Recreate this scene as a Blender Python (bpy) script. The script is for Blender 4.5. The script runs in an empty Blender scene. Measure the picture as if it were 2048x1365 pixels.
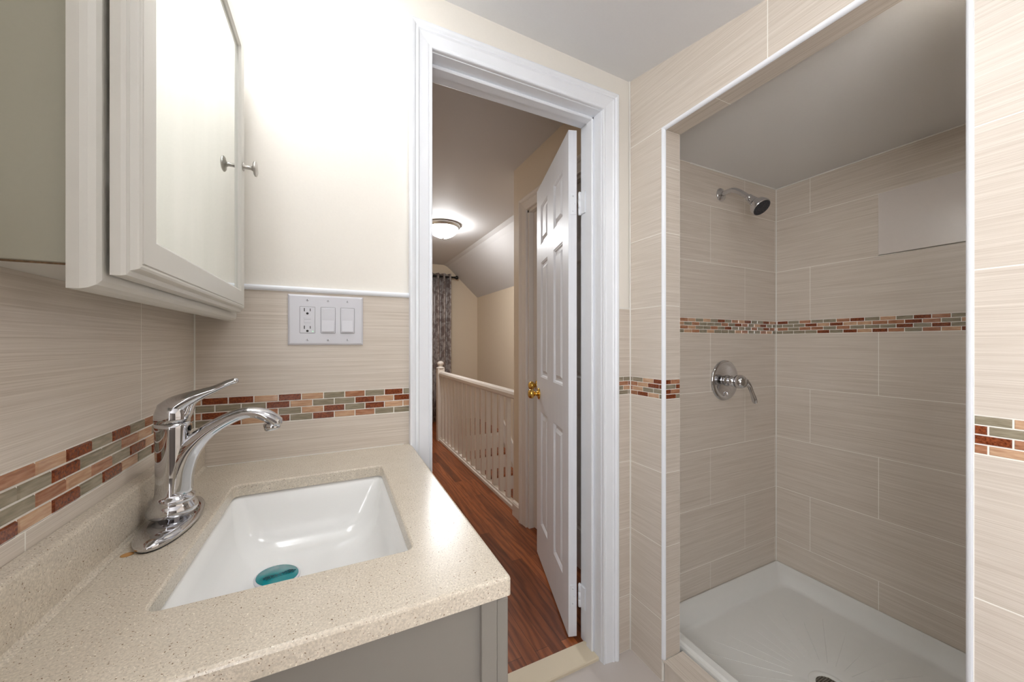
import bpy, math, random
from mathutils import Matrix, Vector
random.seed(7)
sc = bpy.context.scene
col = sc.collection
# ------------------------------------------------------------------ camera
H = 1.19                                   # camera height above the bathroom floor
YAW = math.radians(25.8034)
cd = bpy.data.cameras.new('camera'); cam = bpy.data.objects.new('camera', cd); col.objects.link(cam)
cam.location = (0, 0, H); cam.rotation_euler = (math.pi/2, 0, -YAW)
cd.sensor_width = 36; cd.sensor_fit = 'HORIZONTAL'; cd.lens = 733/2048*36
cd.shift_y = 4.2/2048; cd.clip_start = 0.01
sc.camera = cam
# ------------------------------------------------------------------ light, exposure
VANITY_L, BATH_FILL_L, HALL_L, WINDOW_FILL_L, SHOWER_FILL_L = 11.0, 5.0, 46.0, 6.2, 72.0
w = bpy.data.worlds.new('world'); sc.world = w; w.use_nodes = True
w.node_tree.nodes['Background'].inputs[0].default_value = (0.9, 0.95, 1, 1)
w.node_tree.nodes['Background'].inputs[1].default_value = 0.3
vs = sc.view_settings
vs.view_transform = 'Standard'; vs.look = 'None'; vs.gamma = 1; vs.use_curve_mapping = False
vs.exposure = 1.02
# ------------------------------------------------------------------ materials
def new_mat(name):
    m = bpy.data.materials.new(name); m.use_nodes = True
    nt = m.node_tree; return m, nt, nt.nodes['Principled BSDF']
def lin(r, g, b):
    f = lambda c: (c/255/12.92 if c/255 <= .04045 else ((c/255+.055)/1.055)**2.4)
    return (f(r), f(g), f(b), 1)
def coords(nt, scale=(1, 1, 1), rot=(0, 0, 0)):
    tc = nt.nodes.new('ShaderNodeTexCoord'); mp = nt.nodes.new('ShaderNodeMapping')
    mp.inputs['Scale'].default_value = scale; mp.inputs['Rotation'].default_value = rot
    nt.links.new(tc.outputs['Object'], mp.inputs[0]); return mp.outputs[0]
def noise(nt, vec, scale=1, detail=3, rough=.5):
    n = nt.nodes.new('ShaderNodeTexNoise'); n.inputs['Scale'].default_value = scale
    n.inputs['Detail'].default_value = detail; n.inputs['Roughness'].default_value = rough
    nt.links.new(vec, n.inputs['Vector']); return n.outputs['Fac']
def ramp(nt, fac, stops):
    r = nt.nodes.new('ShaderNodeValToRGB')
    while len(r.color_ramp.elements) < len(stops): r.color_ramp.elements.new(.5)
    for e, (p, c) in zip(r.color_ramp.elements, stops): e.position = p; e.color = c
    nt.links.new(fac, r.inputs[0]); return r.outputs[0]
def bump(nt, fac, b, strength=.2, dist=.001):
    n = nt.nodes.new('ShaderNodeBump'); n.inputs['Strength'].default_value = strength
    n.inputs['Distance'].default_value = dist
    nt.links.new(fac, n.inputs['Height']); nt.links.new(n.outputs[0], b.inputs['Normal'])
def mixc(nt, fac, a, c, mode='MIX'):
    n = nt.nodes.new('ShaderNodeMix'); n.data_type = 'RGBA'; n.blend_type = mode
    for i, s in ((0, fac), (6, a), (7, c)):
        if hasattr(s, 'is_linked') or hasattr(s, 'links'): nt.links.new(s, n.inputs[i])
        else: n.inputs[i].default_value = s
    return n.outputs[2]
def plain(name, color, rough=.5, metal=0, bscale=None, bstr=.1, coat=0, var=.985):
    m, nt, b = new_mat(name)
    v = coords(nt); n = noise(nt, v, bscale or 40, 3)
    c2 = tuple(x*var for x in color[:3])+(1,)
    nt.links.new(ramp(nt, n, [(.3, c2), (.7, color)]), b.inputs['Base Color'])
    b.inputs['Roughness'].default_value = rough; b.inputs['Metallic'].default_value = metal
    b.inputs['Coat Weight'].default_value = coat
    if bscale: bump(nt, n, b, bstr)
    return m
def streak_tile(name, scale, dark, light, rough=.3, seed=0):
    m, nt, b = new_mat(name)
    v = coords(nt, scale)
    a = noise(nt, v, 1, 5, .62)
    c = ramp(nt, a, [(.32, dark), (.5, tuple((x+y)/2 for x, y in zip(dark, light))), (.68, light)])
    v2 = coords(nt, tuple(s*.22 for s in scale)); a2 = noise(nt, v2, 1, 2)
    c = mixc(nt, .25, c, ramp(nt, a2, [(.3, dark), (.7, light)]))
    nt.links.new(c, b.inputs['Base Color']); b.inputs['Roughness'].default_value = rough
    bump(nt, a, b, .25, .0006)
    return m
TD, TL_ = lin(192, 179, 164), lin(228, 219, 208)
M = {}
M['tile'] = streak_tile('linen_tile', (5, 5, 760), TD, TL_)
M['tile_flat'] = streak_tile('linen_tile_lying', (420, 5, 5), TD, TL_)
M['tile_smooth'] = plain('smooth_tile', lin(220, 212, 206), .16, bscale=60, bstr=.03)
M['grout'] = plain('grout', lin(246, 242, 234), .8, bscale=300)
M['paint'] = plain('cream_paint', lin(240, 235, 226), .55, bscale=220, bstr=.12)
M['ceil'] = plain('ceiling_paint', lin(232, 232, 233), .7, bscale=180, bstr=.1)
M['shower_ceil'] = plain('shower_ceiling_paint', lin(226, 224, 221), .7, bscale=180, bstr=.1)
M['trimw'] = plain('white_gloss_paint', lin(238, 241, 246), .36, bscale=25, bstr=.0)
M['doorw'] = streak_tile('white_woodgrain_door', (90, 90, 4), lin(232, 234, 240), lin(240, 242, 247), .44)
M['cabw'] = plain('cabinet_white_dimmed', lin(214, 212, 205), .35, bscale=30, bstr=.05)  # white darkened in the colour for the weak light on frame and door
M['cabin'] = plain('cabinet_side_shaded', lin(172, 170, 154), .5, bscale=200, bstr=.05)  # side presumed white; its shade is put into the colour
M['beige'] = plain('hall_beige_paint', lin(216, 199, 176), .6, bscale=200, bstr=.1)
M['hallceil'] = plain('hall_ceiling_paint', lin(210, 207, 205), .7, bscale=180, bstr=.1)
M['rail'] = plain('railing_white', lin(226, 216, 206), .4, bscale=40)
M['vanity'] = plain('vanity_grey', lin(136, 131, 124), .4, bscale=60, bstr=.04)
M['ceramic'] = plain('ceramic', lin(248, 248, 246), .08, bscale=5, bstr=.0)
M['pan'] = plain('pan_acrylic', lin(226, 226, 222), .22, bscale=30, bstr=.03)
M['chrome'] = plain('chrome', (.62, .62, .64, 1), .05, 1, bscale=8, bstr=.0)
M['nickel'] = plain('brushed_nickel', (.55, .53, .5, 1), .28, 1)
M['brass'] = plain('brass', (.8, .52, .13, 1), .14, 1)
M['plastic'] = plain('white_plastic', lin(216, 216, 222), .3)
M['dark'] = plain('dark_slot', (.01, .01, .01, 1), .5)
M['rubber'] = plain('dark_nozzle', (.03, .03, .035, 1), .4)
M['marble'] = plain('threshold_marble', lin(222, 209, 184), .3, bscale=12)
M['floor'] = plain('floor_tile', lin(200, 192, 186), .4, bscale=9, bstr=.05)
M['caulk'] = plain('caulk', lin(235, 232, 225), .5)
M['black'] = plain('black_iron', (.02, .018, .016, 1), .4, .6)
M['teal'] = plain('teal_film', lin(22, 140, 148), .12, bscale=50)
M['tealtext'] = plain('film_print', lin(18, 84, 96), .3)
M['rust'] = plain('rust_stain', lin(196, 146, 86), .6)
def stone():
    m, nt, b = new_mat('speckled_quartz')
    v = coords(nt)
    base = ramp(nt, noise(nt, v, 25, 4), [(.3, lin(215, 204, 186)), (.7, lin(225, 215, 198))])
    g = ramp(nt, noise(nt, v, 420, 2, .6), [(.35, (0, 0, 0, 1)), (.62, (1, 1, 1, 1))])
    c = mixc(nt, g, lin(198, 188, 172), base)
    s = ramp(nt, noise(nt, coords(nt, (1, 1, 1), (.4, .2, .9)), 480, 2, .5), [(.665, (0, 0, 0, 1)), (.70, (1, 1, 1, 1))])
    c = mixc(nt, s, c, lin(120, 95, 70))
    s2 = ramp(nt, noise(nt, coords(nt, (1, 1, 1), (1.4, .7, .1)), 520, 1, .5), [(.70, (0, 0, 0, 1)), (.72, (1, 1, 1, 1))])
    c = mixc(nt, s2, c, lin(244, 236, 220))
    nt.links.new(c, b.inputs['Base Color']); b.inputs['Roughness'].default_value = .27
    return m
M['stone'] = stone()
def wood():
    m, nt, b = new_mat('red_oak_strip_floor')
    v = coords(nt, (1, 1, 1), (0, 0, math.pi/2))
    br = nt.nodes.new('ShaderNodeTexBrick'); nt.links.new(v, br.inputs['Vector'])
    br.inputs['Scale'].default_value = 1; br.inputs['Brick Width'].default_value = .9
    br.inputs['Row Height'].default_value = .058; br.inputs['Mortar Size'].default_value = .0008
    br.offset = .37; br.inputs['Color1'].default_value = lin(118, 64, 34)
    br.inputs['Color2'].default_value = lin(178, 106, 60); br.inputs['Mortar'].default_value = lin(50, 24, 10)
    br.inputs['Mortar Smooth'].default_value = .3
    wv = nt.nodes.new('ShaderNodeTexWave'); wv.wave_type = 'BANDS'; wv.bands_direction = 'X'
    wv.inputs['Scale'].default_value = 4; wv.inputs['Distortion'].default_value = 14
    wv.inputs['Detail'].default_value = 4; wv.inputs['Detail Scale'].default_value = 1.4
    nt.links.new(coords(nt, (2.2, .25, 1)), wv.inputs['Vector'])
    c = mixc(nt, .55, br.outputs['Color'], ramp(nt, wv.outputs['Fac'], [(.05, lin(168, 128, 104)), (.7, lin(255, 240, 228))]), 'MULTIPLY')
    n = noise(nt, coords(nt, (90, 5, 1)), 1, 4, .6)
    c = mixc(nt, .45, c, ramp(nt, n, [(.3, lin(150, 110, 90)), (.6, (1, 1, 1, 1))]), 'MULTIPLY')
    nt.links.new(c, b.inputs['Base Color']); b.inputs['Roughness'].default_value = .3
    bump(nt, n, b, .1); return m
M['wood'] = wood()
def glass_brick(name, c1, c2, rough=.12, sparkle=False):
    m, nt, b = new_mat(name)
    n = noise(nt, coords(nt, (40, 40, 300)), 1, 3)
    if sparkle: n = noise(nt, coords(nt), 260, 3, .7)
    nt.links.new(ramp(nt, n, [(.35, c1), (.65, c2)]), b.inputs['Base Color'])
    b.inputs['Roughness'].default_value = rough
    if sparkle: bump(nt, n, b, .5, .001)
    return m
M['R'] = glass_brick('mosaic_red', lin(92, 38, 18), lin(150, 80, 46), .12, True)
M['B'] = glass_brick('mosaic_brown', lin(150, 100, 72), lin(184, 134, 104), .1)
M['T'] = glass_brick('mosaic_tan', lin(184, 142, 112), lin(208, 172, 140), .1)
M['G'] = glass_brick('mosaic_sage', lin(132, 122, 102), lin(158, 148, 128), .1)
def curtain_mat():
    m, nt, b = new_mat('silver_damask')
    n = noise(nt, coords(nt, (1, 1, 1)), 16, 3, .6)
    k = ramp(nt, n, [(.47, (0, 0, 0, 1)), (.53, (1, 1, 1, 1))])
    c = mixc(nt, k, lin(144, 130, 125), lin(188, 180, 176))
    nt.links.new(c, b.inputs['Base Color']); b.inputs['Roughness'].default_value = .35
    b.inputs['Metallic'].default_value = .35; bump(nt, noise(nt, coords(nt), 240, 2), b, .6, .003); return m
M['curtain'] = curtain_mat()
def mirror_mat():
    m, nt, b = new_mat('mirror_glass')
    n = noise(nt, coords(nt, (14, 14, 3)), 1, 4)
    nt.links.new(ramp(nt, n, [(.3, (.80, .84, .81, 1)), (.7, (.88, .91, .89, 1))]), b.inputs['Base Color'])
    b.inputs['Metallic'].default_value = 1
    r = nt.nodes.new('ShaderNodeMapRange'); r.inputs[3].default_value = .0; r.inputs[4].default_value = .06
    nt.links.new(n, r.inputs[0]); nt.links.new(r.outputs[0], b.inputs['Roughness']); return m
M['mirror'] = mirror_mat()
def glow(name, strength, color=(.96, .98, 1, 1)):
    m, nt, b = new_mat(name)
    b.inputs['Base Color'].default_value = (.9, .9, .9, 1)
    b.inputs['Emission Color'].default_value = color; b.inputs['Emission Strength'].default_value = strength
    return m
# ------------------------------------------------------------------ mesh builder
class MB:
    def __init__(s, mat=None): s.v = []; s.f = []; s.mi = []; s.M = mat or Matrix(); s.cur = 0; s.sm = []
    def add(s, vs, fs, smooth=False):
        o = len(s.v); s.v += [tuple(s.M @ Vector(p)) for p in vs]
        for f in fs: s.f.append([i+o for i in f]); s.mi.append(s.cur); s.sm.append(smooth)
    def box(s, x0, x1, y0, y1, z0, z1, b=0):
        if b <= 0:
            vs = [(x, y, z) for x in (x0, x1) for y in (y0, y1) for z in (z0, z1)]
            s.add(vs, [(0, 1, 3, 2), (4, 6, 7, 5), (0, 4, 5, 1), (2, 3, 7, 6), (0, 2, 6, 4), (1, 5, 7, 3)]); return
        def L(i, z): return [(x0+i, y0+i, z), (x1-i, y0+i, z), (x1-i, y1-i, z), (x0+i, y1-i, z)]
        # chamfered on every edge
        loops = [L(b, z0)]
        def C(i, z):
            return [(x0+b, y0+i, z), (x1-b, y0+i, z), (x1-i, y0+b, z), (x1-i, y1-b, z),
                    (x1-b, y1-i, z), (x0+b, y1-i, z), (x0+i, y1-b, z), (x0+i, y0+b, z)]
        s.loft([C(b, z0), C(0, z0+b), C(0, z1-b), C(b, z1)], True)
    def loft(s, loops, cap=False, smooth=False, closed=False):
        n = len(loops[0]); vs = [p for l in loops for p in l]; fs = []
        m = len(loops)
        for k in range(m if closed else m-1):
            a = k*n; c = ((k+1) % m)*n
            for i in range(n):
                j = (i+1) % n; fs.append((a+i, a+j, c+j, c+i))
        s.add(vs, fs, smooth)
        if cap:
            s.add(loops[0], [tuple(reversed(range(n)))]); s.add(loops[-1], [tuple(range(n))])
    def lathe(s, prof, c, axis=(0, 0, 1), seg=32, cap=True):
        a = Vector(axis).normalized(); t = a.orthogonal().normalized(); u = a.cross(t)
        loops = [[tuple(Vector(c)+a*h+(t*math.cos(2*math.pi*i/seg)+u*math.sin(2*math.pi*i/seg))*max(r, 1e-5)) for i in range(seg)] for r, h in prof]
        s.loft(loops, cap, True)
    def sweep(s, pts, rad, side=(0, 1, 0), seg=20, sub=5):
        P = [Vector(p) for p in pts]; R = [(r, r) if isinstance(r, (int, float)) else r for r in rad]
        n = len(P); PP = []; RR = []
        def cr(a, b, c, d, t):
            return .5*((2*b)+(c-a)*t+(2*a-5*b+4*c-d)*t*t+(3*b-a-3*c+d)*t**3)
        for i in range(n-1):
            a, b, c, d = P[max(i-1, 0)], P[i], P[i+1], P[min(i+2, n-1)]
            ra, rb, rc, rd = R[max(i-1, 0)], R[i], R[i+1], R[min(i+2, n-1)]
            for k in range(sub):
                t = k/sub; PP.append(cr(a, b, c, d, t)); RR.append((cr(ra[0], rb[0], rc[0], rd[0], t), cr(ra[1], rb[1], rc[1], rd[1], t)))
        PP.append(P[-1]); RR.append(R[-1]); S = Vector(side).normalized(); loops = []
        for i, (p, r) in enumerate(zip(PP, RR)):
            T = (PP[min(i+1, len(PP)-1)]-PP[max(i-1, 0)]).normalized(); N = T.cross(S).normalized(); Q = N.cross(T).normalized()
            loops.append([tuple(p+Q*r[0]*math.cos(2*math.pi*k/seg)+N*r[1]*math.sin(2*math.pi*k/seg)) for k in range(seg)])
        # rounded ends
        def end(l, p, d, r):
            c = Vector(p); out = []
            for q, off in ((.75, .45), (.35, .7)): out.append([tuple(c+(Vector(x)-c)*q+d*r*off) for x in l])
            return out
        d0 = (PP[0]-PP[1]).normalized(); d1 = (PP[-1]-PP[-2]).normalized()
        loops = list(reversed(end(loops[0], PP[0], d0, min(RR[0]))))+loops+end(loops[-1], PP[-1], d1, min(RR[-1]))
        s.loft(loops, True, True)
    def build(s, name, mats, parent=None, label=None, kind=None, auto=35):
        me = bpy.data.meshes.new(name); me.from_pydata(s.v, [], s.f)
        if not isinstance(mats, (list, tuple)): mats = [mats]
        for m in mats: me.materials.append(m)
        for p, i, sm in zip(me.polygons, s.mi, s.sm): p.material_index = i; p.use_smooth = sm
        bmn = __import__('bmesh').new(); bmn.from_mesh(me)
        bmm = __import__('bmesh'); bmm.ops.remove_doubles(bmn, verts=bmn.verts, dist=1e-6)
        bmm.ops.recalc_face_normals(bmn, faces=bmn.faces); bmn.to_mesh(me); bmn.free()
        o = bpy.data.objects.new(name, me); col.objects.link(o)
        if parent is not None:
            o.parent = parent
            pm = Matrix.Translation(parent.location) if parent.type == 'EMPTY' else Matrix()
            o.matrix_parent_inverse = pm.inverted()
        if label: o['label'] = label
        if kind: o['kind'] = kind
        return o
def rr(x0, x1, y0, y1, r, z, n=6):
    pts = []
    for cx, cy, a0 in ((x1-r, y1-r, 0), (x0+r, y1-r, 90), (x0+r, y0+r, 180), (x1-r, y0+r, 270)):
        for i in range(n+1):
            a = math.radians(a0+90*i/n); pts.append((cx+r*math.cos(a), cy+r*math.sin(a), z))
    return pts
def thing(name, label, cat, loc, group=None):
    o = bpy.data.objects.new(name, None); col.objects.link(o); o.location = loc; o.empty_display_size = .05
    o['label'] = label; o['category'] = cat
    if group: o['group'] = group
    return o
def frame(origin, udir, ndir):
    """local x = along the wall, local y = out of the wall, local z = up"""
    u, n = Vector(udir), Vector(ndir)
    m = Matrix(((u.x, n.x, 0, origin[0]), (u.y, n.y, 0, origin[1]), (u.z, n.z, 1, origin[2]), (0, 0, 0, 1)))
    return m
GAP = .0009
def tiles(mb, rects, th=.006, lift=0):
    for u0, u1, z0, z1 in rects:
        if not lift: mb.cur = 1; mb.box(u0, u1, -th, -.00025, z0, z1); mb.cur = 0
        a, b_, c, d = u0+GAP, u1-GAP, z0+GAP, z1-GAP
        if b_-a < .002: continue
        e = .0004
        mb.add([(a, -th, c), (b_, -th, c), (b_, -th, d), (a, -th, d), (a, -e+lift, c), (b_, -e+lift, c), (b_, -e+lift, d), (a, -e+lift, d),
                (a+e, lift, c+e), (b_-e, lift, c+e), (b_-e, lift, d-e), (a+e, lift, d-e)],
               [(0, 1, 5, 4), (1, 2, 6, 5), (2, 3, 7, 6), (3, 0, 4, 7), (4, 5, 9, 8), (5, 6, 10, 9), (6, 7, 11, 10), (7, 4, 8, 11), (8, 9, 10, 11)])
def courses(u0, u1, rows, phase, L=.5):
    """rows: (z0, z1); the joints of row i lie at phase[i] + k L"""
    out = []
    for (z0, z1), p in zip(rows, phase):
        if p is None: out.append((u0, u1, z0, z1)); continue
        k = math.ceil((u0-p)/L+1e-6); cuts = [u0]
        while p+k*L < u1-1e-6: cuts.append(p+k*L); k += 1
        cuts.append(u1)
        out += [(a, b, z0, z1) for a, b in zip(cuts[:-1], cuts[1:])]
    return out
BR, RW = .0510, .01725
def mosaic(parent, Mx, u0, u1, z0, phase, seqs=None, seq_anchor=0, row=RW, brick=BR):
    """four rows of glass bricks; phase = a joint of the top row; seqs = colours of the bricks from seq_anchor on, by row from the top"""
    mb = MB(Mx); mb.cur = 4; mb.box(u0, u1, -.006, -.0012, z0, z0+4*row); rnd = random.Random(int((u0+z0+phase)*991)+5)
    for r in range(4):
        zt = z0+(3-r)*row; p = phase+(brick/2 if r % 2 else 0)
        k = math.floor((u0-p)/brick)
        last = None
        while p+k*brick < u1-1e-6:
            a, b = max(u0, p+k*brick)+.0011, min(u1, p+(k+1)*brick)-.0011
            if seqs and 0 <= k-seq_anchor < len(seqs[r]): c = seqs[r][k-seq_anchor]
            else:
                c = rnd.choice('GGBTRBG')
                while c == last and c != 'G': c = rnd.choice('GGBTR')
            last = c
            if b-a > .003:
                mb.cur = 'RBTG'.index(c); z_0, z_1 = zt+.0011, zt+row-.0011; h = .0006 if c != 'R' else .0012
                e = .0012
                mb.add([(a, -.004, z_0), (b, -.004, z_0), (b, -.004, z_1), (a, -.004, z_1), (a, -e, z_0), (b, -e, z_0), (b, -e, z_1), (a, -e, z_1),
                        (a+e, h, z_0+e), (b-e, h, z_0+e), (b-e, h, z_1-e), (a+e, h, z_1-e)],
                       [(0, 1, 5, 4), (1, 2, 6, 5), (2, 3, 7, 6), (3, 0, 4, 7), (4, 5, 9, 8), (5, 6, 10, 9), (6, 7, 11, 10), (7, 4, 8, 11), (8, 9, 10, 11)])
            k += 1
    return mb.build('mosaic_border', [M['R'], M['B'], M['T'], M['G'], M['grout']], parent)
# ------------------------------------------------------------------ the room: dimensions
XL, D, XR = -.293, 1.083, 1.035            # tile faces: left wall, door wall, right wall
OY0, OY1, OZ = .241, .922, 1.938           # shower opening
SX, SY, SZ = 2.06, 1.115, 1.9875           # shower far wall, head wall, ceiling
XB = 1.115                                 # shower side of the right wall
MZ = .992                                  # bottom of the mosaic border
ROWS = [(MZ+.069, 1.3215), (.733, MZ), (.474, .733), (.215, .474), (0, .215)]
def wallbox(name, boxes, mat):
    mb = MB()
    for b in boxes: mb.box(*b)
    return mb.build(name, mat, kind='structure')
# floor
mb = MB(); mb.box(-.36, XR+.01, -1.1, 1.11, -.05, 0)
fl = mb.build('floor', M['floor'], kind='structure')
# left wall
wl = wallbox('wall_left', [(XL-.1, XL-.006, -1.1, 1.1, 0, 2.45)], M['paint'])
F = frame((XL, 0, 0), (0, 1, 0), (1, 0, 0))
mb = MB(F)
mb.cur = 0; tiles(mb, courses(-1.05, D-.001, ROWS, [.327, .07, .32, .07, .32]))
mb.build('tile_cladding', [M['tile'], M['grout']], wl)
# bricks on the left wall, listed from the camera side to the corner
LEFT = ['BBTRGRGBGR', 'GGRGGBTGRB', 'TGBTBGRTGB', 'RTRGRTGRTG']
mosaic(wl, F, -1.05, D-.001, MZ, .585-.0510*2, LEFT, 0)
# door wall (with the opening)
DX0, DX1, DZ = .26, .893, 2.055            # clear opening inside the casing
wd = wallbox('wall_back', [(XL-.1, DX0-.02, D+.006, 1.2, 0, 2.45), (DX1+.02, XB+.01, D+.006, 1.2, 0, 2.45), (DX0-.02, DX1+.02, D+.006, 1.2, DZ+.02, 2.45)], M['paint'])
F = frame((0, D, 0), (1, 0, 0), (0, -1, 0))
mb = MB(F)
tiles(mb, courses(XL+.001, DX0-.02, ROWS, [None, None, None, None, None]))
tiles(mb, courses(DX1+.03, XR-.001, ROWS, [None]*5))
mb.build('tile_cladding', [M['tile'], M['grout']], wd)
BACK = ['TRRTRTGBGRG', 'GGGRTGGRTRT', 'BRGBGTRGRTT', 'GRTRGRTBGGT']
mosaic(wd, F, XL+.001, DX0-.02, MZ, -.0772, BACK, -5, brick=.0507)
mosaic(wd, F, DX1+.03, XR-.001, MZ, 1.0, ['GGG', 'RBR', 'TGT', 'GGG'], -2)
mb = MB(F)                                 # bullnose cap of the wainscot
def capbar(a, b):
    prof = [(-.006, 0), (.0035, .001), (.006, .005), (.006, .009), (.003, .0135), (-.006, .0145)]
    mb.loft([[(x, d, 1.3205+z) for d, z in prof] for x in (a, b)], True, False)
capbar(XL, DX0-.058)
mb.build('bullnose_cap', M['trimw'], wd)
mb = MB(F); mb.box(DX1+.06, XR, -.006, .001, 1.3215, 1.328); mb.build('caulk_line', M['caulk'], wd)
# right wall with the shower opening
wr = wallbox('wall_right', [(XR+.006, XB, OY1+.006, 1.14, 0, 2.45), (XR+.006, XB, OY0-.006, OY1+.006, OZ+.006, 2.45), (XR+.006, XB, -1.1, OY0-.006, 0, 2.45)], M['grout'])
F = frame((XR, 0, 0), (0, 1, 0), (-1, 0, 0))
UP = [(1.3215, 1.578), (1.578, 1.84), (1.84, 2.102), (2.102, 2.36)]
mb = MB(F)
tiles(mb, courses(OY1+.0085, D, ROWS+UP[:1], [None]*6))
tiles(mb, courses(OY1+.0085, D, [(1.578, OZ+.009)], [None]))
tiles(mb, courses(-1.05, OY0-.0085, ROWS+UP[:1]+[(1.578, 1.84), (1.84, OZ+.009)], [None]*8))
tiles(mb, [(.581, D, OZ+.009, 2.3), (.081, .581, OZ+.009, 2.3), (-.419, .081, OZ+.009, 2.3)])
# reveal at the far side of the opening (faces the camera) and soffit
F2 = frame((0, OY1, 0), (1, 0, 0), (0, -1, 0))
mb2 = MB(F2); tiles(mb2, courses(XR+.0085, XB, [(ROWS[0][0], ROWS[0][1])]+[(.733, MZ), (.474, .733), (.215, .474), (.08, .215), (1.3215, 1.578), (1.578, 1.81), (1.81, OZ)], [None]*8))
mb.v_off = len(mb.v); mb.f += [[i+len(mb.v) for i in f] for f in mb2.f]; mb.v += mb2.v; mb.mi += mb2.mi; mb.sm += mb2.sm
mb.build('tile_cladding', [M['tile'], M['grout']], wr)
mosaic(wr, F, OY1+.0085, D-.001, MZ, D-.012, ['RTGG', 'RTBB', 'GGTB', 'TRBG'], -3)
mosaic(wr, F, -1.05, OY0-.0085, MZ, OY0-.0085-.043, ['TTG', 'TGR', 'TBR', 'GTB'], -2, row=.0172, brick=.053)
mosaic(wr, F2, XR+.0085, XB, MZ, 1.07, ['RB', 'GRR', 'RBR', 'RG'], -1)
mb = MB(); mb.box(XR+.0085, XB, OY0, OY1, OZ, OZ+.006)      # soffit tile strip, joint at y=.735
mb.build('soffit_tile', M['tile_flat'], wr)
mb = MB(); mb.box(XR+.0085, XB, .7345, .736, OZ-.0004, OZ+.002); mb.build('soffit_joint', M['grout'], wr)
# reveal on the near side
mb = MB(); mb.box(XR+.0085, XB, OY0-.006, OY0, .08, OZ); mb.build('reveal_tile', M['tile'], wr)
# white quarter-round edge profile around the opening
mb = MB()
def qr(n=7, r=.0105):
    return [(0, 0)]+[(r*math.sin(math.pi/2*i/(n-1)), r*math.cos(math.pi/2*i/(n-1))) for i in range(n)]
q = qr()
# p -> (towards the opening, out of the wall); path: near jamb bottom, near top, far top, far jamb bottom
def quarter(pth):
    loops = []
    for (y, z, sy, sz) in pth:
        loops.append([(XR+.0085-o, y+sy*(i-.0085)*(-1), z+sz*(i-.0085)*(-1)) for i, o in q])
    return loops
mb.loft(quarter([(OY1, .08, -1*-1, 0), (OY1, OZ, 1, 1), (OY0, OZ, -1, 1), (OY0, .0, -1, 0)]), True, False)
mb.build('edge_trim', M['trimw'], wr)
# curb
mb = MB(); mb.box(XR+.004, 1.132, OY0-.0, OY1, 0, .072); mb.box(XR-.002, 1.13, OY0, OY1, .072, .08, .001)
F3 = frame((XR+.004, 0, 0), (0, 1, 0), (-1, 0, 0))
mb.build('shower_curb', M['tile_flat'], wr)
# shower walls
F = frame((0, SY, 0), (1, 0, 0), (0, -1, 0))
SR = [(1.8185, SZ), (1.557, 1.8185), (1.302, 1.557), (.968, 1.236), (.708, .968), (.449, .708), (.187, .449), (.06, .187)]
wh = wallbox('wall_shower_left', [(XB-.06, SX+.1, SY+.006, SY+.085, 0, 2.2)], M['grout'])
mb = MB(F); tiles(mb, courses(XB, SX-.001, SR, [1.80, 1.5486, 1.8016, 1.5486, 1.8016, 1.5486, 1.8016, 1.5486]))
mb.build('tile_cladding', [M['tile'], M['grout']], wh)
mosaic(wh, F, XB, SX-.001, 1.236, 1.45, row=.0165, brick=.050)
wf = wallbox('wall_shower_back', [(SX+.006, SX+.1, .15, SY+.006, 0, 2.2)], M['grout'])
F = frame((SX, 0, 0), (0, 1, 0), (-1, 0, 0))
mb = MB(F)
A, B_ = .964, .717
tl = courses(.23, SY-.001, SR, [A, B_, A, B_, A, B_, A, B_])
spec = [r for r in tl if abs(r[2]-1.557) < 1e-4 and r[1] < .72]
tiles(mb, [r for r in tl if r not in spec]); mb.build('tile_cladding', [M['tile'], M['grout']], wf)
mb = MB(F); tiles(mb, [(a+.001, b-.0015, c+.002, d-.0015) for a, b, c, d in spec], th=.006, lift=.008)
mb.build('raised_tile', M['tile_smooth'], wf)
mosaic(wf, F, .23, SY-.001, 1.236, 1.06, ['GRBGBRGTGRBGGBGRB', 'RGTGBRBBTTRTRGGGG', 'GRRGRGRGGGBGBBGBB', 'GGRTBGBRTRGRGGGGG'], -15, row=.0165, brick=.0495)
wn = wallbox('wall_shower_right', [(XB, SX+.1, .15, .23, 0, 2.2)], M['tile'])
mb = MB(); mb.box(XB-.06, SX+.1, .14, SY+.1, SZ, SZ+.03); mb.build('ceiling_shower', M['shower_ceil'], kind='structure')
mb = MB(); mb.sweep([(XB+.3, SY-.001, SZ-.002), (SX-.4, SY-.001, SZ-.002), (SX-.002, SY-.001, SZ-.002)], [.003]*3, seg=8)
mb.sweep([(SX-.001, SY, SZ-.002), (SX-.001, .7, SZ-.002), (SX-.001, .25, SZ-.002)], [.003]*3, side=(0, 0, 1), seg=8)
mb.sweep([(SX-.001, SY-.001, .06), (SX-.001, SY-.001, 1), (SX-.001, SY-.001, SZ)], [.0025]*3, seg=8)
mb.build('trim_caulk', M['caulk'], kind='structure')
# added fill light shaped as a frosted window in the left wall, behind the camera's shoulder
wa = (-.98, -.2, .85, 1.62)
mb = MB(); mb.box(XL-.004, XL+.004, wa[0], wa[1], wa[2], wa[3]); wo = mb.build('fill_window_1', glow('fill_window_glow', WINDOW_FILL_L, (.98, .98, 1, 1)), kind='structure')
mb = MB()
for b in ((wa[0]-.06, wa[0]+.01, wa[2]-.06, wa[3]+.06), (wa[1]-.01, wa[1]+.06, wa[2]-.06, wa[3]+.06), (wa[0]+.01, wa[1]-.01, wa[3]-.01, wa[3]+.06), (wa[0]+.01, wa[1]-.01, wa[2]-.06, wa[2]+.01), (wa[0]+.01, wa[1]-.01, 1.22, 1.25)): mb.box(XL-.002, XL+.016, b[0], b[1], b[2], b[3], .003)
mb.build('fill_window_frame', M['trimw'], wo)
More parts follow.
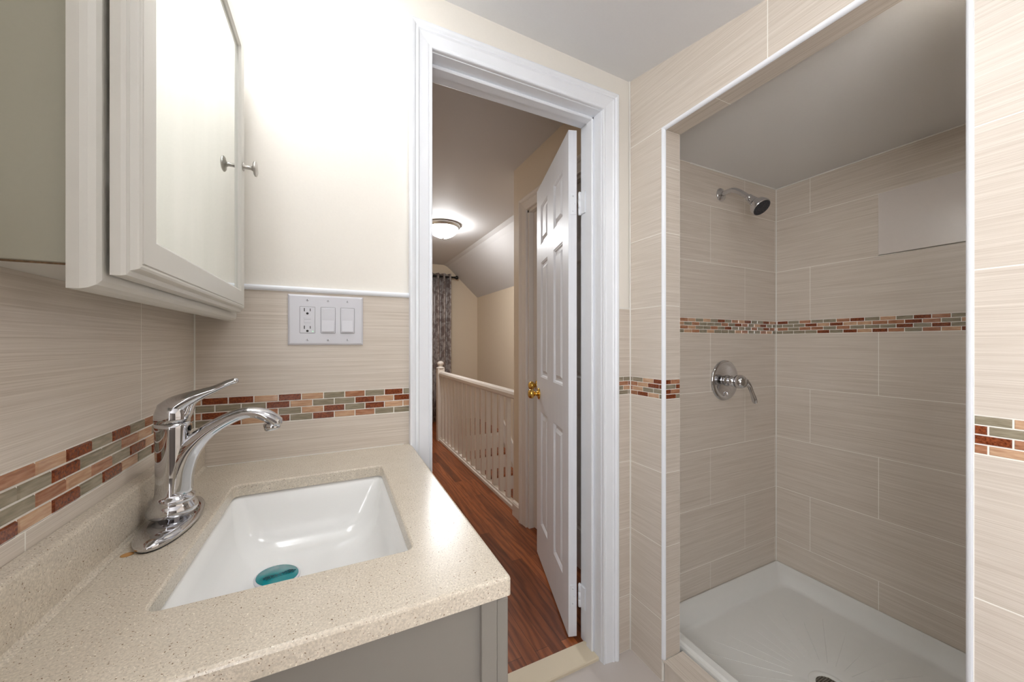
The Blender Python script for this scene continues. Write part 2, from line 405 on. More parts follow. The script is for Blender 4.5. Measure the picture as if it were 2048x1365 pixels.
# front wall (behind the camera) and sloping ceiling
wallbox('wall_front', [(XL-.1, XB, -1.2, -1.1, 0, 2.45)], plain('reflection_taupe', lin(92, 84, 78), .6))  # unseen wall darkened to give the chrome dark reflections
def cz(x, y): return 2.208+.2035*(y-D)-.028*(x-XR)
mb = MB(); X0, X1, Y0, Y1 = XL-.1, XR+.03, -1.15, D+.03
mb.loft([[(x, y, cz(x, y)+t) for x, y in ((X0, Y0), (X1, Y0), (X1, Y1), (X0, Y1))] for t in (0, .05)], True)
mb.build('ceiling', M['ceil'], kind='structure')
# caulked corners
mb = MB()
mb.sweep([(XR-.001, D-.001, .0), (XR-.001, D-.001, 1.1), (XR-.001, D+.002, cz(XR, D))], [.003]*3, seg=8)
mb.sweep([(XL+.001, D-.001, .9), (XL+.001, D-.001, 1.1), (XL+.001, D-.001, 1.32)], [.0018]*3, seg=8)
mb.build('trim_corner', M['caulk'], kind='structure')
# ------------------------------------------------------------------ door frame
prof = [(.0015, -.004), (.0015, .010), (.003, .013), (.007, .013), (.010, .010), (.014, .012), (.040, .016), (.044, .020), (.050, .0175), (.055, .022), (.062, .024), (.067, .021), (.067, -.004)]
mb = MB()
def path(x0, x1, zt, y, s, pr=prof, z0=0):
    L = []
    for px, pz, sx, szz in ((x0, z0, -1, 0), (x0, zt, -1, 1), (x1, zt, 1, 1), (x1, z0, 1, 0)):
        L.append([(px+sx*w_, y-s*d_, pz+szz*w_) for w_, d_ in pr])
    return L
mb.loft(path(DX0, DX1, DZ, D, 1), True, False)
mb.build('trim_1', M['trimw'], kind='structure')
mb = MB()                                   # jamb boards and stops
mb.box(DX1, DX1+.018, D+.001, 1.205, 0, DZ+.018, .001); mb.box(DX0-.018, DX0, D+.001, 1.205, 0, DZ+.018, .001)
mb.box(DX0, DX1, D+.001, 1.205, DZ, DZ+.018, .001)
mb.box(DX1-.011, DX1, 1.125, 1.162, 0, DZ-.0, .003); mb.box(DX0, DX0+.011, 1.125, 1.162, 0, DZ, .003)
mb.box(DX0, DX1, 1.125, 1.162, DZ-.011, DZ, .003)
mb.build('trim_2', M['trimw'], kind='structure')
mb = MB(); mb.loft([[(x, 1.2+d_, z) for x, d_, z in pts] for pts in []] or path(DX0, DX1, DZ, 1.2, -1), True, False)
mb.build('trim_3', M['trimw'], kind='structure')
mb = MB(); mb.box(DX0, DX1, 1.094, 1.184, -.02, .012, .003); mb.build('trim_threshold', M['marble'], kind='structure')
# ------------------------------------------------------------------ six-panel door leaf, swung into the hall
th = math.atan2(.305, .952)
DT = .034
def panel_door(name, Mx, W, z0, z1, sc_, zc, mat):
    mb = MB(Mx)                             # local x = along the leaf, y = out of the visible face, z up
    s0, s1, s2, s3 = sc_
    for a, b in ((0, s0), (s1, s2), (s3, W)): mb.box(a, b, -DT, 0, z0, z1)
    zz = [z0]+[z for p in zc for z in p]+[z1]
    for a, b in ((s0, s1), (s2, s3)):
        for i in range(0, len(zz), 2): mb.box(a, b, -DT, 0, zz[i], zz[i+1])
        for (c, d) in zc:
            for y0, sg in ((0, 1), (-DT, -1)):
                def R(i, dep): return [(a+i, y0-sg*dep, c+i), (b-i, y0-sg*dep, c+i), (b-i, y0-sg*dep, d-i), (a+i, y0-sg*dep, d-i)]
                mb.loft([R(0, 0), R(.004, .003), R(.006, .003), R(.012, .009), R(.022, .0095), R(.036, .002), R(.037, .0015)], False)
                mb.add(R(.037, .0015), [(0, 1, 2, 3)])
    return mb.build(name, mat, kind='structure')
def knob(mb, c, ax, key=False):
    mb.lathe([(.0, 0), (.031, 0), (.032, .003), (.029, .007), (.018, .009), (.012, .012), (.011, .024), (.015, .028), (.024, .035), (.0265, .045), (.024, .054), (.017, .060), (.010, .062), (0, .0625)], c, ax, 28)
dirv = Vector((math.sin(th), math.cos(th), 0)); nrm = Vector((-math.cos(th), math.sin(th), 0))
hp = Vector((.843, 1.2235, 0))
F = frame(hp, dirv, nrm)
ZC = [(.213, .822), (1.008, 1.622), (1.718, 1.927)]
d1 = panel_door('door_1', F, .61, .012, 2.045, (.087, .24, .36, .51), ZC, M['doorw'])
mb = MB(F); knob(mb, (.552, 0, .912), (0, 1, 0)); mb.build('door_knob', M['brass'], d1)
for zc_ in (1.75, .175):                   # painted butt hinges
    mb = MB(); hx, hy = DX1-.006, 1.209
    mb.lathe([(.004, -.046), (.0062, -.044), (.0062, -.016), (.005, -.0155), (.005, -.0145), (.0062, -.014), (.0062, .014), (.005, .0145), (.005, .0155), (.0062, .016), (.0062, .044), (.004, .048)], (hx, hy, zc_), seg=14)
    mb.box(hx, hx+.007, hy-.032, hy, zc_-.044, zc_+.044, .0008)
    m2 = Matrix.Translation(hp+nrm*(-DT/2)) ; e = hp-dirv*.0015
    fm = frame((hp.x, hp.y, 0), -nrm, -dirv); old = mb.M; mb.M = fm
    mb.box(.006, .033, -.0005, .002, zc_-.044, zc_+.044, .0006)
    for k in (-.03, 0, .03): mb.lathe([(.0035, .002), (.003, .0032), (0, .0034)], (.018+(.006 if k == 0 else 0), 0, zc_+k), (0, 1, 0), 10)
    mb.M = old; mb.build('hinge', M['trimw'], d1)
# ------------------------------------------------------------------ hallway
CW, CY = 1.12, 2.285                       # closet wall face and its end
HC = 2.385; YF = 5.5; XW = 2.044; RX = 1.165
wallbox('wall_hall_left', [(-.02, .08, 1.2, YF, -.02, 2.6)], M['beige'])
wallbox('wall_hall_right', [(CW, CW+.1, 2.09, CY, 0, HC), (CW, CW+.1, 1.2, 1.43, 0, HC), (CW, CW+.1, 1.43, 2.09, 2.045, HC), (CW+.1, 2.1, CY-.1, CY, -2.6, HC)], M['beige'])
wallbox('wall_hall_back', [(.0, 2.2, YF, YF+.1, -2.6, 2.6)], M['beige'])
wallbox('wall_stair', [(XW, XW+.1, CY-.1, YF, -2.6, 2.5)], M['beige'])
mb = MB(); mb.box(.06, 1.12, 1.184, YF, -.03, 0); mb.box(1.12, RX+.045, 1.2, YF, -.03, 0); mb.box(RX+.045, XW, 4.48, YF, -.03, 0)
mb.build('floor_hall', M['wood'], kind='structure')
mb = MB(); mb.box(RX+.03, RX+.06, CY, 4.5, -.28, -.0); mb.box(RX+.05, XW, 4.47, 4.49, -.28, 0); mb.build('trim_4', M['rail'], kind='structure')
mb = MB()                                   # flat ceiling and the slope beyond it
xs, zt = 1.55, HC
mb.loft([[(.0, y, zt), (1.50, y, zt), (1.55, y, zt-.02), (1.60, y, zt-.06), (XW+.01, y, 1.905), (XW+.01, y, 2.6), (.0, y, 2.6)] for y in (CY, YF)], True)
mb.box(.0, 1.25, 1.2, CY, zt, zt+.1)
mb.build('ceiling_hall', M['hallceil'], kind='structure')
mb = MB(); mb.box(CW-.014, CW, 2.18, CY, 0, .085, .002); mb.loft([[(CW, y, .085), (CW-.013, y, .085), (CW-.010, y, .094), (CW-.004, y, .100), (CW, y, .104)] for y in (2.18, CY)], True)
mb.build('baseboard_hall', M['rail'], kind='structure')
mb = MB()                                   # closet door frame
L = []
for py, pz, sy, sz in ((1.43, 0, -1, 0), (1.43, 2.045, -1, 1), (2.085, 2.045, 1, 1), (2.085, 0, 1, 0)):
    L.append([(CW-d_, py+sy*w_*1.3, pz+sz*w_*1.3) for w_, d_ in prof])
mb.loft(L, True); mb.box(CW, CW+.1, 2.065, 2.085, 0, 2.045); mb.box(CW, CW+.1, 1.43, 1.445, 0, 2.045); mb.box(CW, CW+.1, 1.43, 2.085, 2.03, 2.045)
mb.build('trim_5', M['rail'], kind='structure')
F = frame((CW+.03, 2.062, 0), (0, -1, 0), (-1, 0, 0))
d2 = panel_door('door_2', F, .615, .012, 2.028, (.1, .25, .36, .51), ZC, M['rail'])
mb = MB(F); knob(mb, (.055, 0, .925), (0, 1, 0)); mb.build('door_knob', M['brass'], d2)
# balustrade
bal = thing('balustrade', 'white wooden stair railing with slim balusters along the wood floor of the hallway', 'railing', (RX, 3.35, 0))
mb = MB(); mb.loft([[(RX+x, y, z) for x, z in ((-.018, .79), (-.03, .80), (-.033, .825), (-.026, .842), (-.01, .85), (.01, .85), (.026, .842), (.033, .825), (.03, .80), (.018, .79))] for y in (CY+.001, 4.38)], True)
mb.build('handrail', M['rail'], bal)
mb = MB(); mb.box(RX-.03, RX+.03, CY+.001, 4.38, .0, .03, .003); mb.box(RX-.018, RX+.018, CY+.001, 4.38, .03, .045, .002); mb.build('bottom_rail', M['rail'], bal)
mb = MB(); mb.box(RX-.042, RX+.042, 4.38, 4.464, 0, .88, .004)
mb.lathe([(.05, .88), (.05, .89), (.03, .90), (.022, .908), (.034, .922), (.040, .94), (.034, .958), (.018, .968), (0, .97)], (RX, 4.422, 0), seg=24)
mb.build('newel_post', M['rail'], bal)
for i in range(16):
    y = CY+.06+i*.1305
    mb = MB(); mb.box(RX-.016, RX+.016, y-.016, y+.016, .045, .79, .002); mb.build('baluster', M['rail'], bal)
# stairs going down towards the camera side
st = thing('staircase', 'wooden stairs going down behind the white railing', 'stairs', (1.62, 3.4, -2.0))
for i in range(8):
    y1 = 4.47-i*.235; z = -.19*(i+1)
    mb = MB(); mb.box(RX+.06, XW-.02, y1-.26, y1, z-.03, z, .006); mb.build('tread', M['wood'], st)
    mb = MB(); mb.box(RX+.06, XW-.02, y1-.02, y1-.002, z, z+.16); mb.build('riser', M['rail'], st)
mb = MB(); mb.loft([[(x, y, z) for y, z in ((4.47, -.1), (4.47, .16), (2.29, -1.6), (2.29, -1.86))] for x in (XW-.02, XW-.001)], True); mb.build('skirt_board', M['rail'], st)
# hall ceiling light
hl = thing('ceiling_light', 'round frosted glass ceiling light with nickel rim glowing in the hallway', 'ceiling light', (.985, 3.63, HC))
cx_, cy_ = .985, 3.63
mb = MB(); mb.lathe([(.0, 0), (.168, 0), (.172, -.006), (.168, -.022), (.158, -.036), (.150, -.040), (.14, -.036)], (cx_, cy_, HC-.0005), seg=48); mb.build('rim', M['nickel'], hl)
mb = MB(); mb.lathe([(.148, -.036), (.146, -.05), (.130, -.078), (.10, -.105), (.06, -.124), (.02, -.131), (0, -.132)], (cx_, cy_, HC), seg=48)
mb.build('glass_shade', glow('hall_lamp_glass', HALL_L), hl)
mb = MB(); mb.lathe([(.012, -.128), (.014, -.134), (.008, -.14), (.009, -.146), (0, -.152)], (cx_, cy_, HC), seg=20); mb.build('finial', M['nickel'], hl)
# curtain and rod
cr = thing('curtain_rod', 'black curtain rod with round finial above the damask curtain', 'curtain rod', (1.3, YF-.09, 2.19))
mb = MB(); mb.sweep([(.3, YF-.09, 2.19), (1.0, YF-.09, 2.19), (1.63, YF-.09, 2.19)], [.013]*3, seg=12); mb.build('rod', M['black'], cr)
mb = MB(); mb.lathe([(.014, 0), (.02, .006), (.012, .014), (.026, .03), (.03, .045), (.022, .06), (0, .066)], (1.635, YF-.09, 2.19), (1, 0, 0), 18); mb.build('finial', M['black'], cr)
mb = MB(); mb.box(1.56, 1.58, YF-.10, YF-.0, 2.165, 2.18, .003); mb.lathe([(.03, 0), (.03, .01), (0, .012)], (1.57, YF, 2.172), (0, -1, 0), 16); mb.build('bracket', M['black'], cr)
mb = MB(); loops = []
n = 90
for z in (.03, .6, 1.2, 1.8, 2.235):
    k = .8+.2*(z/2.2)
    fr = []; bk = []
    for i in range(n+1):
        x = .75+(1.585-.75)*i/n+(1.58-.75)*.0; yy = YF-.09+.045*k*math.sin(i*.62)+.012*math.sin(i*1.9)
        fr.append((x, yy-.0015, z)); bk.append((x, yy+.0015, z))
    loops.append(fr+bk[::-1])
mb.loft(loops, True, True)
c = mb.build('curtain', M['curtain']); c['label'] = 'silver grey damask curtain hanging at the far end of the hallway'; c['category'] = 'curtain'
# ------------------------------------------------------------------ medicine cabinet
mc = thing('medicine_cabinet', 'white mirrored medicine cabinet hanging on the tiled left wall', 'cabinet', (XL, .78, 1.265))
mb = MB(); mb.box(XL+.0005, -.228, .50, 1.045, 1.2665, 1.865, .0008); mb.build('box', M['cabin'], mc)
mb = MB(); mb.box(XL+.0005, -.228, .503, 1.04, 1.2645, 1.2664); mb.build('bottom_panel', M['cabw'], mc)
mb = MB(); mb.box(XL+.0005, -.228, .4992, .5000, 1.2645, 1.2662); mb.build('worn_edge', plain('worn_wood', lin(120, 92, 62), .8, bscale=400, bstr=.3, var=.5), mc, label='brown worn bottom edge')
def pframe(mb, x0, ya, yb, za, zb, pr):
    """frame in the plane x = x0; pr = (inset from the outer edge, height above x0)"""
    L = [[(x0+h, ya+i, za+i), (x0+h, yb-i, za+i), (x0+h, yb-i, zb-i), (x0+h, ya+i, zb-i)] for i, h in pr]
    loops = [[l[k] for l in L] for k in range(4)]
    mb.loft(loops, False, False, closed=True)
mb = MB(); pframe(mb, -.2275, .492, 1.062, 1.242, 1.89, [(0, 0), (0, .009), (.0015, .014), (.005, .0185), (.010, .0205), (.016, .0212), (.05, .0212), (.05, 0)])
mb.build('face_frame', M['cabw'], mc)
XD = -.2015
YA, YB, ZA, ZB = .502, 1.008, 1.258, 1.875
mb = MB(); pframe(mb, XD, YA, YB, ZA, ZB, [(0, 0), (0, .008), (.001, .0115), (.005, .0125), (.0065, .0125), (.0085, .017), (.0095, .0185), (.012, .0195), (.014, .0195), (.015, .0185), (.016, .0200), (.044, .0205), (.0455, .0188), (.048, .0165), (.048, 0)])
dr = mb.build('door', M['cabw'], mc)
mb = MB(); mb.box(XD+.004, XD+.0145, YA+.046, YB-.046, ZA+.046, ZB-.046); mb.build('mirror', M['mirror'], dr)
mb = MB(); ky, kz = .981, 1.577
mb.lathe([(.009, 0), (.009, .0015), (.0045, .003), (.004, .014), (.006, .018), (.014, .0195), (.0165, .0215), (.0165, .0235), (.0135, .0255), (.012, .0248), (.009, .0248), (.008, .0258), (0, .0265)], (XD+.0205, ky, kz), (1, 0, 0), 28)
mb.build('knob', M['nickel'], dr)
for z_ in (1.35, 1.73): mb = MB(); mb.box(-.2064, XD-.0002, .515, .535, z_, z_+.06); mb.build('hinge', M['nickel'], mc)
# ------------------------------------------------------------------ countertop
CX1, CY0 = .198, .411
ZT, ZBt = .90, .8765
ct = thing('countertop', 'beige speckled stone countertop with rectangular sink cutout', 'countertop', ((XL+CX1)/2, .75, .877))
ox0, ox1, oy0, oy1 = XL+.0005, CX1, CY0, D-.0005
sx0, sx1, sy0, sy1 = -.184, .0995, .5265, .918
mb = MB()
O = lambda i, z: rr(ox0, ox1-i, oy0+i, oy1, .004, z, 4)
I = lambda i, z: rr(sx0-i, sx1+i, sy0-i, sy1+i, .012+i, z, 4)
mb.loft([O(.0, ZBt), O(0, ZT-.004), O(.0008, ZT-.0018), O(.002, ZT-.0006), O(.0045, ZT), I(.003, ZT), I(.001, ZT-.001), I(0, ZT-.003), I(0, ZBt), ], False, False, closed=True)
mb.build('slab', M['stone'], ct)
mb = MB(); b0, b1 = XL+.0005, XL+.0205
prof_b = [(b0, ZT+.0003), (b0, .971), (b1-.005, .971), (b1-.0015, .9695), (b1, .966), (b1, .906), (b1+.002, .902), (b1+.006, ZT+.0003)]
mb.loft([[(x, y, z) for x, z in prof_b] for y in (CY0, D-.0005)], True); mb.build('backsplash', M['stone'], ct)
mb = MB(); mb.box(b1-.002, CX1-.02, D-.003, D-.0006, ZT, ZT+.0015); mb.build('caulk_line', M['caulk'], ct)
mb = MB(); mb.lathe([(.0, 0), (.007, .0001), (.006, .0003), (0, .0004)], (-.2560, .681, ZT), seg=14); mb.build('rust_stain', M['rust'], ct, label='small orange rust stain by the faucet base')
# sink
sk = thing('sink', 'white undermount rectangular ceramic sink basin set in the countertop', 'sink', (-.05, .72, .75))
mb = MB()
ks = [(.006, .876, .016), (.0, .868, .02), (-.004, .84, .03), (-.010, .81, .04), (-.018, .790, .045), (-.032, .775, .05), (-.055, .764, .05), (-.085, .758, .045)]
S = lambda i, z, r: rr(sx0-i, sx1+i, sy0-i, sy1+i, r, z, 6)
loops = [S(.03, .876, .04), ] + [S(*[k[0], k[1], k[2]]) for k in ks]
dcx, dcy = -.078, .735
for t, z in ((.35, .756), (.7, .7545)):
    loops.append([(x+(dcx-x)*t, y+(dcy-y)*t, z) for x, y, _ in loops[8]])
ring = [(dcx+.03*math.cos(math.atan2(y-dcy, x-dcx)), dcy+.03*math.sin(math.atan2(y-dcy, x-dcx)), .753) for x, y, _ in loops[8]]
loops.append(ring); loops.append([(dcx+(x-dcx)*.9, dcy+(y-dcy)*.9, .742) for x, y, _ in ring])
outer = [S(.03, .870, .04)]+[S(i+.008, z-.008, r+.008) for i, z, r in ks[2:]]
mb.loft(loops, False, True); mb.loft(list(reversed([loops[-1]]))+[[(dcx+(x-dcx)*.9, dcy+(y-dcy)*.9, .735) for x, y, _ in ring]]+list(reversed(outer))+[loops[0]], False, True)
mb.build('basin', M['ceramic'], sk)
mb = MB(); mb.lathe([(.029, .7415), (.029, .7545), (.024, .7555), (.02, .748), (.019, .7415)], (dcx, dcy, 0), seg=28); mb.build('drain_ring', M['chrome'], sk)
# stopper with teal film, tipped in the drain
ds = thing('drain_stopper', 'round sink stopper covered by teal protective film, tilted in the drain', 'sink stopper', (dcx, dcy, .756))
tc = Vector((-.089, .744, .7875)); ax = Vector((.10, .0, 1)).normalized()
mb = MB(); mb.lathe([(0, -.006), (.028, -.006), (.034, -.002), (.0345, .001), (.033, .0025), (0, .003)], tc, ax, 40); mb.build('cap', M['plastic'], ds, label='white rim')
mb = MB(); mb.lathe([(0, .003), (.0315, .0031), (.031, .0036), (.0, .0062)], tc, ax, 40); fm = mb.build('film', M['teal'], ds, label='glossy teal film')
mb = MB(); mb.lathe([(.012, -.036), (.012, -.006)], tc, ax, 16); mb.build('stem', M['rubber'], ds)
t_ = ax.orthogonal(); 
mb = MB(frame(tc+ax*.0052, Vector((.93, .36, -.093)).normalized(), Vector((-.36, .93, 0)).normalized()))
rnd = random.Random(3)
for r_ in range(4):
    x = -.024+abs(r_-1.5)*.003
    while x < .024-abs(r_-1.5)*.003:
        wdt = rnd.uniform(.002, .006); mb.box(x, x+wdt, -.009+r_*.0032, -.0073+r_*.0032, -.0006, .0008 if r_ in (1, 2) else .0002); x += wdt+.0012
mb.build('film_print', M['tealtext'], fm)
# ------------------------------------------------------------------ vanity cabinet
vn = thing('vanity_cabinet', 'grey vanity cabinet under the stone countertop', 'vanity', (-.05, .75, 0))
mb = MB(); xa, xb = XL+.004, .1845
for b in ((xa, xb, .432, .448, .09, .872), (xa, xb, D-.02, D-.004, .09, .872), (xa, xa+.012, .448, D-.02, .09, .872), (xa+.012, xb, .448, D-.02, .09, .106),
          (xb-.02, xb, .448, D-.02, .80, .872), (xb-.02, xb, .448, .47, .106, .80), (xb-.02, xb, D-.05, D-.02, .106, .80), (XL+.02, .14, .46, D-.004, 0, .09)): mb.box(*b)
mb.build('body', M['vanity'], vn)
mb = MB(); mb.box(.1636, .1845, .424, .432, .09, .872, .001); mb.box(XL+.004, XL+.03, .424, .432, .09, .872, .001); mb.box(XL+.03, .1636, .424, .432, .09, .14, .001); mb.build('end_stile', M['vanity'], vn)
for a, b in ((.428, .752), (.755, D-.006)):
    mb = MB(frame((.185, a, 0), (0, 1, 0), (1, 0, 0))); W = b-a
    for q_ in ((0, .055, .10, .862), (W-.055, W, .10, .862), (.055, W-.055, .10, .155), (.055, W-.055, .807, .862)): mb.box(q_[0], q_[1], 0, .0165, q_[2], q_[3], .0012)
    mb.box(.055, W-.055, 0, .009, .155, .807)
    mb.build('door', M['vanity'], vn)
# ------------------------------------------------------------------ faucet
FX, FY = -.234, .765
fc = thing('faucet', 'chrome single lever faucet standing on the countertop behind the sink', 'faucet', (FX, FY, ZT))
def ell(a, b, z, n=48, cx=FX, cy=FY): return [(cx+a*math.cos(2*math.pi*i/n), cy+b*math.sin(2*math.pi*i/n), z) for i in range(n)]
mb = MB(); mb.loft([ell(.031, .090, ZT+.0005), ell(.0335, .094, ZT+.003), ell(.034, .095, ZT+.007), ell(.0325, .0925, ZT+.010), ell(.0285, .085, ZT+.0125), ell(.025, .078, ZT+.0130), ell(.005, .02, ZT+.0145)], True, True)
mb.build('deck_plate', M['chrome'], fc)
mb = MB(); mb.loft([ell(.030, .089, ZT+.0001), ell(.032, .092, ZT+.0008)], True); mb.build('gasket', M['rubber'], fc)
mb = MB(); mb.lathe([(.020, .908), (.020, .914), (.028, .917), (.031, .921), (.0325, .925), (.031, .930), (.029, .935), (.0265, .938), (.0285, .941), (.028, .944), (.0235, .947), (.0212, .951),
                     (.0205, .98), (.0208, 1.02), (.0218, 1.055), (.0220, 1.0635)], (FX, FY, 0), seg=48)
mb.build('body', M['chrome'], fc)
mb = MB()
mb.sweep([(FX+.006, FY, .953), (FX+.0085, FY, .985), (FX+.019, FY, 1.015), (FX+.040, FY, 1.040), (FX+.065, FY, 1.058), (FX+.090, FY, 1.0690), (FX+.110, FY, 1.0695), (FX+.128, FY, 1.062), (FX+.143, FY, 1.050)],
         [(.0205, .0195), (.0195, .0195), (.018, .0175), (.0155, .0130), (.0138, .0108), (.0132, .0098), (.0138, .0095), (.0152, .0105), (.0140, .0098)], seg=28, sub=6)
mb.build('spout', M['chrome'], fc)
mb = MB(); mb.lathe([(.0125, -.003), (.0125, .008), (.0112, .0098), (.0, .0098)], (FX+.1340, FY, 1.0480), (.18, 0, -1), 24); mb.build('aerator', M['chrome'], fc)
mb = MB()
mb.lathe([(.0222, 1.0642), (.0226, 1.070), (.0222, 1.078), (.0195, 1.087), (.015, 1.093), (.008, 1.097), (0, 1.098)], (FX, FY, 0), seg=40)
mb.sweep([(FX-.004, FY, 1.080), (FX+.006, FY, 1.090), (FX+.020, FY, 1.0985), (FX+.036, FY, 1.106), (FX+.054, FY, 1.1135), (FX+.070, FY, 1.1215), (FX+.083, FY, 1.1265)],
         [(.0185, .019), (.0180, .0165), (.0160, .0125), (.0125, .0088), (.0100, .0062), (.0098, .0055), (.0085, .0050)], seg=24, sub=6)
mb.sweep([(FX+.012, FY, 1.068), (FX+.019, FY, 1.078), (FX+.023, FY, 1.090), (FX+.030, FY, 1.101)], [(.014, .010), (.0125, .007), (.011, .006), (.010, .005)], seg=20)
mb.build('lever', M['chrome'], fc)
mb = MB(); mb.lathe([(.004, 0), (.005, .001), (.003, .0016), (0, .0016)], (FX+.0218, FY+.0, 1.052), (1, 0, 0), 14); mb.build('indicator', M['black'], fc)
# ------------------------------------------------------------------ outlet and switch plate
PX0, PX1, PZ0, PZ1 = -.107, .0695, 1.185, 1.3145
sp = thing('switch_plate', 'white wall plate with an outlet and two rocker switches on the tiled wall', 'switch plate', ((PX0+PX1)/2, D, (PZ0+PZ1)/2))
F = frame((PX0, D, PZ0), (1, 0, 0), (0, -1, 0)); W, Hh = PX1-PX0, PZ1-PZ0
mb = MB(F); RC = lambda i, y: [(i, y, i), (W-i, y, i), (W-i, y, Hh-i), (i, y, Hh-i)]
mb.loft([RC(.001, 0), RC(0, .001), RC(.0004, .0035), RC(.004, .0062), RC(.006, .0064)], True); mb.build('plate', M['plastic'], sp)
cs = [.0437, .0912, .1377]
gw, gh, zc_ = .0335, .067, Hh/2
for i, cx_ in enumerate(cs):
    for z in (.0135, Hh-.0135):
        mb = MB(F); mb.lathe([(.0032, .0062), (.0032, .0072), (.0022, .0079), (0, .008)], (cx_, 0, z), (0, 1, 0), 14)
        mb.cur = 1; mb.box(cx_-.0004, cx_+.0004, .0078, .0083, z-.0024, z+.0024); mb.build('screw', [M['plastic'], M['dark']], sp)
    if i == 0:
        mb = MB(F); mb.box(cx_-gw/2, cx_+gw/2, .0055, .0074, zc_-gh/2, zc_+gh/2, .0005)
        mb.box(cx_-.008, cx_+.008, .007, .0082, zc_+.001, zc_+.0075, .0004); mb.box(cx_-.008, cx_+.008, .007, .0082, zc_-.0075, zc_-.001, .0004)
        mb.cur = 1
        for s in (1, -1):
            zz = zc_+s*.0225
            mb.box(cx_-.0078, cx_-.0058, .0074, .0076, zz-.001, zz+.0075); mb.box(cx_+.0055, cx_+.0072, .0074, .0076, zz-.0002, zz+.0068)
            mb.lathe([(.0029, .0074), (.0029, .0077), (0, .0077)], (cx_, 0, zz-.006), (0, 1, 0), 14)
        # hairline gap around the receptacle
        for b in ((cx_-gw/2-.0006, cx_-gw/2, zc_-gh/2, zc_+gh/2), (cx_+gw/2, cx_+gw/2+.0006, zc_-gh/2, zc_+gh/2), (cx_-gw/2, cx_+gw/2, zc_+gh/2, zc_+gh/2+.0006), (cx_-gw/2, cx_+gw/2, zc_-gh/2-.0006, zc_-gh/2)):
            mb.box(b[0], b[1], .0062, .00655, b[2], b[3])
        mb.cur = 2; mb.lathe([(.0011, .0074), (.0011, .0079), (0, .0079)], (cx_+.012, 0, zc_-gh/2+.004), (0, 1, 0), 8)
        mb.build('outlet', [M['plastic'], M['dark'], glow('indicator_led', 1.2, (.2, 1, .4, 1))], sp)
    else:
        mb = MB(F); mb.box(cx_-gw/2, cx_+gw/2, .0055, .0072, zc_-gh/2, zc_+gh/2, .0006)
        mb.cur = 1
        for b in ((cx_-gw/2-.0006, cx_-gw/2, zc_-gh/2, zc_+gh/2), (cx_+gw/2, cx_+gw/2+.0006, zc_-gh/2, zc_+gh/2), (cx_-gw/2, cx_+gw/2, zc_+gh/2, zc_+gh/2+.0006), (cx_-gw/2, cx_+gw/2, zc_-gh/2-.0006, zc_-gh/2)):
            mb.box(b[0], b[1], .0062, .00655, b[2], b[3])
        mb.cur = 0; a, b = cx_-gw/2+.0028, cx_+gw/2-.0028; c0, c1 = zc_-gh/2+.0028, zc_+gh/2-.0028
        pr = [(.0068, c0), (.0118, c0+.0005), (.0122, c0+.002), (.0078, zc_), (.0082, c1-.001), (.0068, c1)]
        mb.loft([[(x, y, z) for y, z in pr] for x in (a, b)], True)
        mb.build('rocker', [M['plastic'], M['rubber']], sp)
# ------------------------------------------------------------------ shower fittings
HX, HZ = 1.619, 1.881
sh = thing('showerhead', 'chrome shower head on a bent arm high on the shower wall', 'shower head', (HX, SY, HZ))
mb = MB(); mb.lathe([(.030, 0), (.031, .002), (.029, .006), (.018, .0085), (.012, .013), (.0, .013)], (HX, SY, HZ), (0, -1, 0), 36); mb.build('flange', M['chrome'], sh)
mb = MB(); mb.sweep([(HX, SY-.002, HZ), (HX, SY-.035, HZ+.003), (HX, SY-.062, HZ-.001), (HX, SY-.09, HZ-.020), (HX, SY-.130, HZ-.058)], [.0108]*5, side=(1, 0, 0), seg=20); mb.build('arm', M['chrome'], sh)
hd = Vector((-.05, -.66, -.75)).normalized(); hc = Vector((HX, SY-.128, HZ-.056))
mb = MB(); mb.lathe([(.012, -.004), (.0145, 0), (.0145, .012), (.0120, .014), (.0120, .018), (.017, .020), (.018, .034), (.0195, .036), (.0185, .041), (.023, .046), (.032, .058), (.037, .072), (.0375, .084), (.036, .088), (.034, .088)], hc, hd, 40); mb.build('head', M['chrome'], sh)
mb = MB(); mb.lathe([(0, .083), (.034, .084), (.0345, .089), (.033, .0895), (0, .0895)], hc, hd, 40)
t1 = hd.orthogonal().normalized(); t2 = hd.cross(t1)
for rad_, cnt in ((.028, 20), (.019, 13), (.009, 6)):
    for k in range(cnt):
        a = 2*math.pi*k/cnt; mb.lathe([(.0022, .0893), (.0016, .0925), (0, .0925)], hc+(t1*math.cos(a)+t2*math.sin(a))*rad_, hd, 8)
mb.build('spray_face', M['rubber'], sh)
VX, VZ = 1.644, 1.0155
sv = thing('shower_valve', 'round chrome shower valve with curved lever handle on the shower wall', 'shower valve', (VX, SY, VZ))
mb = MB(); mb.lathe([(.094, 0), (.095, .003), (.093, .008), (.086, .011), (.078, .0112), (.073, .009), (.070, .0095), (.040, .013), (.027, .015), (.0, .015)], (VX, SY, VZ), (0, -1, 0), 56); mb.build('escutcheon', M['chrome'], sv)
mb = MB(); mb.lathe([(.026, .013), (.026, .020), (.022, .024), (.022, .034), (.024, .037), (.022, .040), (.0215, .060)], (VX, SY, VZ), (0, -1, 0), 32); mb.build('stem', M['chrome'], sv)
mb = MB(); mb.lathe([(.0225, .058), (.029, .062), (.0315, .072), (.030, .085), (.023, .097), (.012, .103), (0, .104)], (VX, SY, VZ), (0, -1, 0), 32)
